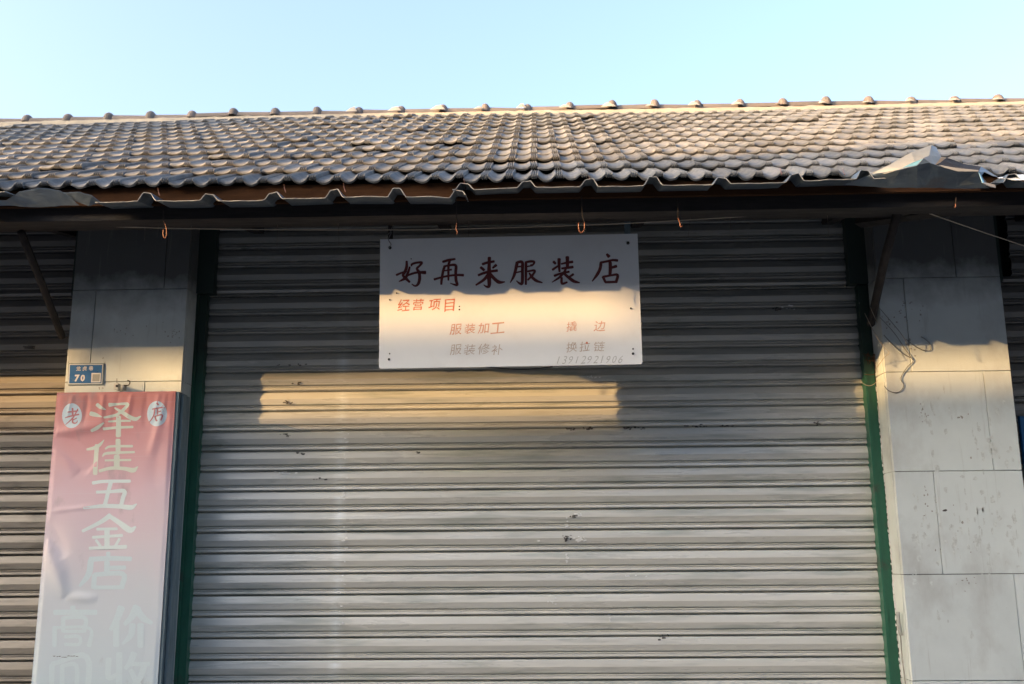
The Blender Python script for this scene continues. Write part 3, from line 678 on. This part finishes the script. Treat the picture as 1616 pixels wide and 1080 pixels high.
bz(XL, XR, ZB, ZT, 90, 260).build('printed_sheet', M['banner'], BN)
m = MB(); m.box(XL+.002, XR-.002, BY+.002, -.03, ZB, ZT-.001); m.build('box_frame', M['banner_edge'], BN)
m = MB(); m.box(XR+.0005, XR+.013, BY+.004, -.028, ZB, ZT-.002); m.box(XR+.0155, XR+.026, BY+.03, -.028, ZB, ZT-.012); m.build('side_trim', M['alu'], BN)
def layb(x0, y0, sc, e=.0005):
    def f(x, y, k):
        p = P(x0+x/sc, y0+y/sc, BY); p.y -= bw(p.x, p.z)+e+k*.00006; return p
    return f
GB = [('mint', 85, 620, 7.715, [[(530,145,44),(575,180,44),(635,208,12)], [(452,255,54),(510,270,52),(595,298,10)], [(468,468,34),(540,430,42),(612,370,20)], [(678,150,50),(780,140,30),(905,140,38),(870,190,40),(780,262,36),(690,290,34),(615,304,24)], [(742,185,20),(850,250,46),(930,300,50),(1000,322,46),(1062,288,14)], [(790,292,60),(790,400,60),(788,530,62)], [(668,352,22),(800,344,28),(935,344,26)], [(610,442,34),(780,425,32),(965,418,30)]]),
 ('mint', 85, 620, 7.715, [[(615,575,8),(570,630,36),(500,672,44),(402,692,26)], [(530,640,54),(515,800,56),(508,990,56)], [(785,575,60),(785,740,58)], [(632,684,22),(700,655,30),(960,652,32)], [(598,775,18),(660,738,34),(985,724,28)], [(770,770,72),(770,905,70)], [(630,825,26),(940,820,28)], [(560,955,38),(700,920,42),(860,925,46),(970,945,60),(1028,900,10)]]),
 ('mint2', 85, 740, 5.4, [[(335,122,30),(440,108,28),(652,106,28)], [(488,115,36),(460,220,34),(435,322,36)], [(368,200,26),(480,196,28),(600,190,36),(590,250,36),(575,315,36)], [(262,336,20),(420,318,34),(570,322,38),(660,330,42),(708,300,10)]]),
 ('mint2', 85, 740, 5.4, [[(482,398,44),(400,455,36),(250,532,26)], [(470,400,34),(560,460,44),(650,522,52),(700,495,16)], [(370,515,24),(540,512,24)], [(335,585,26),(585,568,26)], [(455,520,46),(455,680,46)], [(362,608,22),(400,660,24)], [(562,598,24),(525,660,24)], [(308,678,28),(620,665,34)]]),
 ('ghost', 85, 740, 5.4, [[(465,715,30),(465,748,30)], [(312,772,36),(480,764,34),(660,768,32)], [(320,780,42),(300,900,42),(225,1000,20)], [(455,795,40),(455,890,40)], [(460,845,30),(610,842,30)], [(350,905,36),(342,1015,34)], [(350,902,30),(590,896,36),(580,1015,36)], [(350,1012,28),(580,1010,28)]]),
 ('ghost', 60, 930, 7.2, [[(400,200,52),(405,250,44)], [(190,264,50),(400,262,50),(665,262,50)], [(290,325,40),(290,480,40)], [(290,325,36),(535,325,40),(530,480,40)], [(290,478,30),(530,478,30)], [(195,430,44),(192,645,42)], [(200,435,26),(590,445,30),(585,645,44)], [(310,540,34),(470,540,34),(470,625,30),(310,625,30)]]),
 ('ghost', 60, 930, 7.2, [[(950,210,72),(905,330,60),(830,460,34)], [(895,370,60),(895,640,58)], [(1130,210,86),(1065,320,60),(990,400,36)], [(1130,235,60),(1200,330,62),(1295,385,34)], [(1080,400,58),(1060,520,56),(970,620,24)], [(1170,400,62),(1170,650,58)]]),
 ('ghost', 60, 930, 7.2, [[(165,860,50),(160,1100,50),(158,1300,50)], [(165,850,40),(560,770,56),(556,1300,50)], [(280,870,44),(280,1160,44)], [(280,870,36),(440,868,40),(440,1160,44)], [(280,1160,34),(440,1160,34)], [(160,1310,40),(556,1310,40)]]),
 ('ghost', 60, 930, 7.2, [[(810,790,54),(806,1000,50),(900,970,36)], [(930,730,60),(925,1100,56),(925,1300,50)], [(1095,730,62),(1060,820,54),(1000,900,36)], [(1040,852,40),(1265,850,40)], [(1215,860,56),(1160,1010,54),(1040,1150,36)], [(1060,920,44),(1130,1060,52),(1260,1200,44)]])]
for mk, x0, y0, sc, st in GB:
    if mk == 'ghost': st = [[(a_, b_, c_*1.22) for a_, b_, c_ in q_] for q_ in st]
    m = MB(); brush(m, st, layb(x0, y0, sc), .02); m.build('printed_character', M[mk], BN)
for cx, cy, rx, ry, st in ((225, 283, 122, 153, [[(235,192,20),(236,285,20)], [(175,240,12),(235,232,18),(302,222,14)], [(142,308,10),(220,285,18),(312,266,18)], [(300,200,14),(250,290,18),(200,345,14),(148,392,8)], [(238,320,18),(236,362,20),(265,374,18),(288,365,14),(294,342,8)], [(285,310,12),(240,335,12)]]),
                           (1258, 258, 122, 155, [[(1265,128,22),(1280,152,20)], [(1202,202,14),(1260,195,18),(1332,180,16)], [(1237,192,18),(1222,280,18),(1165,362,10)], [(1272,208,18),(1268,268,18)], [(1272,240,14),(1316,226,14)], [(1238,290,18),(1256,345,18)], [(1240,290,14),(1326,274,18),(1314,338,18)], [(1256,345,14),(1315,335,14)]])):
    f = layb(85, 620, 7.715); m = MB(); k = 28; rings = 5
    vs = [f(cx, cy, 0)]+[f(cx+rx*r_/rings*math.cos(2*math.pi*i/k), cy+ry*r_/rings*math.sin(2*math.pi*i/k), 0) for r_ in range(1, rings+1) for i in range(k)]
    m.add(vs, [(0, 1+i, 1+(i+1) % k) for i in range(k)]+[(1+(r_-1)*k+i, 1+r_*k+i, 1+r_*k+(i+1) % k, 1+(r_-1)*k+(i+1) % k) for r_ in range(1, rings) for i in range(k)])
    ov = m.build('printed_oval', M['oval'], BN)
    m = MB(); brush(m, st, layb(85, 620, 7.715, .0012), .05); m.build('printed_character', M['pinkred'], ov)
    ov.children[0].parent = ov; ov.children[0].location = (0, 0, 0)
for o in list(bpy.data.objects):                            # characters inside the ovals are built in world coordinates
    if o.parent and o.parent.name.startswith('printed_oval'):
        o.data.transform(Matrix.Translation(-BASE[BN.name]))
# a seam and a frayed hole line
m = MB(); z_ = P(100, 1036, BY).z
for i in range(9):
    x_ = P(88+i*4.4, 1036, BY).x; blob(m, (x_, z_+random.uniform(-.003, .003)), .0065, .0014, BY-.0125, 8, .5)
m.build('torn_slit', M['stain'], BN)

# ------------------------------------------------------------------ house number plate
PL = thing('number_plate', 'small blue enamel house number plate reading 70 above the red banner', 'number plate', loc=tuple(P(135, 590, -.004)))
def quad(name, c, Y, mat, parent, th=.002):
    m = MB(); a = [P(x, y, Y) for x, y in c]; m.add(a+[v+Vector((0, th, 0)) for v in a], [(0, 1, 2, 3), (4, 7, 6, 5), (0, 4, 5, 1), (1, 5, 6, 2), (2, 6, 7, 3), (3, 7, 4, 0)]); return m.build(name, mat, parent)
quad('backing', [(108, 573.6), (164, 573.6), (162.6, 607.4), (107, 608)], -.006, M['alu'], PL, .005)
quad('white_border', [(109, 574.8), (162.6, 574.8), (161.2, 606), (107.8, 606.8)], -.0070, M['white'], PL, .0009)
quad('blue_face', [(110.2, 576.2), (161.2, 576.2), (159.8, 604.8), (109, 605.4)], -.0078, M['plate'], PL, .0007)
quad('white_sticker', [(144.4, 588.8), (159.4, 588.8), (158.6, 603.6), (143.6, 603.8)], -.0086, M['white'], PL, .0006)
quad('grey_sticker', [(146.4, 590.8), (157.4, 590.8), (156.6, 601.8), (145.6, 602)], -.0093, M['greyp'], PL, .0005)
tp = lambda x, y: P(x, y, -.0086)
line([('龙', 123.8, 582), ('虎', 133.6, 581.8), ('巷', 143.6, 581.4)], M['white'], 7, .02, 0, PL, 'printed_character', tp, 1.0)
line([('7', 121.8, 597), ('0', 130.6, 596.8)], M['white'], 10.6, .045, .1, PL, 'printed_character', tp, 1.0)

# white hook fitting above the banner
HK = thing('wall_hook', 'white plastic fitting with two curled hooks on top of the red banner', 'hook', loc=tuple(P(190, 614, -.05)))
m = MB(); a = P(181, 608, -.05); m.box(a.x, a.x+.020, -.06, 0, a.z-.022, a.z+.006); m.build('mount', M['plastic'], HK)
m = MB(); p = P(195, 612, -.06)
m.tube([p+Vector((0, 0, -.012)), p+Vector((0, 0, .012))], .013, 12, 1); m.build('cup', M['greyp'], HK)
m = MB(); m.tube([P(184.5, 597.5, -.055), P(184.7, 609, -.058)], .0014); m.tube([P(189, 609.5, -.05), P(196, 608.5, -.07), P(203, 608, -.07), P(205, 604, -.07), P(204, 601.5, -.07), P(201, 600.5, -.07)], .0026); m.build('hook', M['iron'], HK)
disc(185, 609.5, .006, HK, -.058, .006)

# ------------------------------------------------------------------ wires and hooks under the eaves
def wire(name, pts, r, mat, label, cat='wire', group=None):
    base = P(*pts[0]); t = thing(name, label, cat, group, tuple(base)) if False else None
    m = MB(); m.tube([P(*p) for p in pts], r, 6, 6)
    me = m.mesh(name, mat, base); o = ob(name, me, None, label, cat, group); o.location = base; return o
wire('overhead_wire', [(-60, 348, -.62), (0, 352, -.6), (300, 361, -.58), (600, 363, -.56), (760, 360.5, -.56), (1000, 352, -.58), (1250, 337, -.6), (1420, 325, -.62), (1640, 312, -.66)], .0021, M['wire_light'], 'long thin wire running along under the eaves across both pillars')
wire('overhead_wire', [(1455, 333, -.60), (1535, 361, -.52), (1625, 391, -.42)], .0022, M['wire_light'], 'thin wire falling to the right across the top of the right pillar')
hooks = [('thin copper hook hanging at the top of the left pillar', [(258, 349, -.62), (262, 358, -.62), (263, 371, -.62), (260, 376, -.62), (257.5, 370, -.62), (258, 362, -.62)], (258, 332)),
         ('small bent copper hook above the left half of the sign board', [(721, 352, -.62), (720, 362, -.62), (722, 366, -.62), (721, 370, -.62)], (720, 312)),
         ('copper hook bent in a U above the right half of the sign board', [(913, 352, -.64), (913.5, 362, -.64), (917.5, 367.5, -.64), (922, 362, -.64), (922.5, 351, -.64)], (918, 310)),
         ('short copper hook to the right of the sign board', [(1070, 344.5, -.62), (1073, 352, -.62), (1074, 358, -.62), (1077, 357, -.62)], (1070, 312)),
         ('tiny copper hook below the torn metal sheet', [(1508, 322, -.70), (1508, 327, -.70), (1506, 327.5, -.70)], (1509, 312))]
for lab, pts, (sx, sy) in hooks:
    pts = [(a, b, -.80 if b > 340 else -.885) for a, b, c in pts]
    Y_ = pts[0][2]; base = P(*pts[0]); t = thing('copper_hook', lab, 'hook', loc=tuple(base))
    m = MB(); m.tube([P(*p) for p in pts], .0021, 6, 5); m.build('hook_end', M['copper'], t)
    m = MB(); m.tube([P(sx, sy, Y_), P(*pts[0])] if lab[:4] != 'copp' else [P(sx, sy, Y_), P(919, 338, Y_), P(922, 351, Y_)], .0019, 6, 2); m.build('shank', M['iron'], t)
hg = [(228, 350, 228, 380, 'beside the copper hook on the left pillar'), (250, 350, 248, 374, 'just left of the copper hook on the left pillar'), (302, 352, 300, 385, 'at the right corner of the left pillar'), (438, 345, 437, 388, 'over the left part of the middle shutter'), (532, 335, 535, 386, 'left of the sign board'),
      (739, 340, 739, 374, 'above the left half of the sign board'), (1090, 335, 1086, 374, 'right of the short copper hook'), (1152, 335, 1152, 372, 'over the shutter between sign board and right frame'), (1305, 332, 1307, 372, 'at the top right corner of the middle shutter')]
for a, b, c, d, lab in hg:
    wire('hanging_wire', [(a, b, -.46), ((a+c)/2+.6, (b+d)/2, -.46), (c, d, -.46)], .0012, M['wire_brown'], 'thin loose wire end hanging '+lab, group='loose wire ends under the eaves')
# loops of wire at the right pillar
Z = lambda x, y, Y: (1340+x/5.4, 440+y/5.4, Y)
wire('loose_wire', [Z(133, 295, -.05), Z(160, 350, -.06), Z(215, 460, -.07), Z(270, 548, -.06), Z(325, 612, -.05), Z(340, 636, -.05), Z(300, 672, -.03), Z(255, 730, -.01), Z(232, 770, .0)], .0012, M['wire_light'], 'pale wire bent in a point beside the left edge of the right pillar')
wire('loose_wire', [Z(178, 238, -.04), Z(205, 300, -.05), Z(240, 375, -.06)], .0011, M['wire_light'], 'short pale wire crossing the crooked pole')
wire('loose_wire', [Z(265, 258, -.10), Z(340, 345, -.09), Z(425, 445, -.08), Z(462, 498, -.07), Z(485, 535, -.06), Z(484, 556, -.06)], .0016, M['wire'], 'wire slanting down from the pole onto the right pillar')
wire('loose_wire', [Z(262, 330, -.03), Z(330, 400, -.02), Z(405, 490, -.014), Z(470, 590, -.01), Z(545, 695, -.008)], .0016, M['wire'], 'long grey wire ending in a knot on the right pillar')
wire('loose_wire', [Z(295, 480, -.006), Z(370, 560, -.006), Z(460, 640, -.006), Z(545, 695, -.006), Z(490, 760, -.006), Z(440, 850, -.006), Z(465, 905, -.006), Z(440, 955, -.006), Z(390, 972, -.006), Z(330, 950, -.006), Z(300, 915, -.006)], .0018, M['wire'], 'grey wire kinked into an S with a loop at its lower end')
wire('loose_wire', [Z(485, 515, -.006), Z(560, 575, -.006), Z(640, 612, -.006), Z(695, 605, -.006), Z(690, 560, -.006), Z(655, 520, -.006), Z(612, 495, -.006)], .0017, M['wire'], 'grey wire loop lying against the top of the sunlit stone')
wire('loose_wire', [Z(88, 860, .12), Z(120, 895, .11), Z(170, 913, .10), Z(210, 900, .09), Z(240, 870, .03)], .0014, M['wire_light'], 'pale wire sagging across the green frame')
# dry twigs and dirt caught on the frame
m = MB(); random.seed(31)
for i in range(46):
    a = Vector(P(*Z(random.uniform(140, 225), random.uniform(640, 720), .11))); m.tube([a, a+Vector((random.uniform(-.02, .02), random.uniform(-.006, .006), random.uniform(-.016, .02)))], .0011, 4, 1)
m.tube([P(*Z(215, 640, .09)), P(*Z(222, 720, .09)), P(*Z(228, 800, .09)), P(*Z(190, 820, .10)), P(*Z(130, 815, .12))], .0016, 5, 3)
base = P(*Z(180, 700, .11)); me = m.mesh('twig_tuft', M['debris'], base)
o = ob('twig_tuft', me, None, 'tuft of rusty dry twigs caught on the green frame beside the right pillar', 'twigs'); o.location = base
# small debris on the left shutter
m = MB(); p = P(50, 548, .16); base = p
for i in range(9): m.tube([p+Vector((random.uniform(-.045, .02), 0, random.uniform(-.006, .006))), p+Vector((random.uniform(.0, .02), -.004, random.uniform(-.012, .004)))], .003, 5, 1)
o = ob('dirt_clump', m.mesh('dirt_clump', M['stain'], base), None, 'black clump of dirt stuck on the left shutter', 'dirt'); o.location = base
# conduit end on the right jamb
base = P(1418, 985, .06); m = MB(); m.tube([P(1417, 966, .045), P(1418.5, 985, .045), P(1421.5, 1003, .045)], .0085, 10, 3)
cb = thing('cable_conduit', 'short grey conduit end on the left side of the right pillar with a cable below', 'conduit', loc=tuple(base))
m.build('sleeve', M['greyp'], cb)
m = MB(); m.tube([P(1421, 1003, .05), P(1424, 1040, .05), P(1430, 1090, .05), P(1440, 1200, .05)], .003, 6, 3); m.build('cable', M['smudge'], cb)

# blue board in the right hand bay
bb = MB(); a = P(1609, 657, .12); bb.box(a.x, a.x+.9, .12, .14, a.z-.62, a.z)
base = Vector((a.x+.45, .13, a.z-.62)); o = ob('blue_board', bb.mesh('blue_board', M['bluesign'], base), None, 'dark blue board just showing at the right edge beyond the pillar', 'board'); o.location = base

# ------------------------------------------------------------------ unseen buildings added behind the camera to cast shade on the shop
YO = -9.0
def block(name, label, x0, x1, y0, y1, h, wall, floors, step):
    t = thing(name, label, 'building', loc=((x0+x1)/2, (y0+y1)/2, 0))
    m = MB(); m.box(x0, x1, y0, y1, 0, h); m.build('wall', wall, t)
    m = MB(); m.box(x0-.06, x1+.06, y1-.18, y1+.06, h+.002, h+.08); m.build('shade_house_coping', M['paving'], t)
    x = x0+1
    while x < x1-1.5:
        for f in range(floors):
            z = 1.0+f*3
            m = MB(); m.box(x, x+1.2, y1+.002, y1+.05, z, z+1.4); wn = m.build('window', M['white'], t)
            m = MB(); m.box(x+.06, x+.57, y1+.052, y1+.056, z+.06, z+1.34); m.box(x+.63, x+1.14, y1+.052, y1+.056, z+.06, z+1.34); m.build('pane', M['glass'], wn)
            BASE.pop(wn.name, None)
            wn.children[0].data.transform(Matrix.Translation(-BASE[t.name]))
        x += step
    return t
HO = 2.325+SLOPE*(-YO)-.08
low = block('shade_house', 'low rendered building across the lane, unseen, added to shade the shop front', -20.8, 45, -15, YO, HO, M['render'], 2, 2.6)
tall = block('shade_house', 'tall grey building across the lane, unseen, added to shade the upper left roof', -70, -24.8, YO-1.5, YO, 14, M['render2'], 4, 2.8)
# added canopy, out of view, its outline shaped to shade the lower tile rows
cp = thing('shade_canopy', 'unseen sloping canopy across the lane, added to cast shade on the roof tiles', 'canopy', loc=(-12, YO-1, HO))
def vz(v): return v+SLOPE*(-YO)
m = MB(); xa, xb = -18.4, -7.4
for (xa_, va), (xb_, vb) in zip([(-19.5, 2.9), (-16.9, 3.0), (-15.3, 3.75)], [(-16.9, 3.0), (-15.3, 3.75), (-10.7, 4.05)]):
    q = [(x, y, z) for x, vt in ((xa_, va), (xb_, vb)) for y in (YO-.36, YO-.3) for z in (vz(2.70), vz(vt))]
    m.add(q, [(0, 1, 3, 2), (4, 6, 7, 5), (0, 4, 5, 1), (2, 3, 7, 6), (0, 2, 6, 4), (1, 5, 7, 3)])
m.build('shade_valance', M['render2'], cp)
for x in (-19.3, -16, -13, -10.9):
    m = MB(); m.box(x-.03, x+.03, YO-.36, YO-.30, HO, vz(2.70)-.002); m.build('shade_canopy_post', M['iron'], cp)
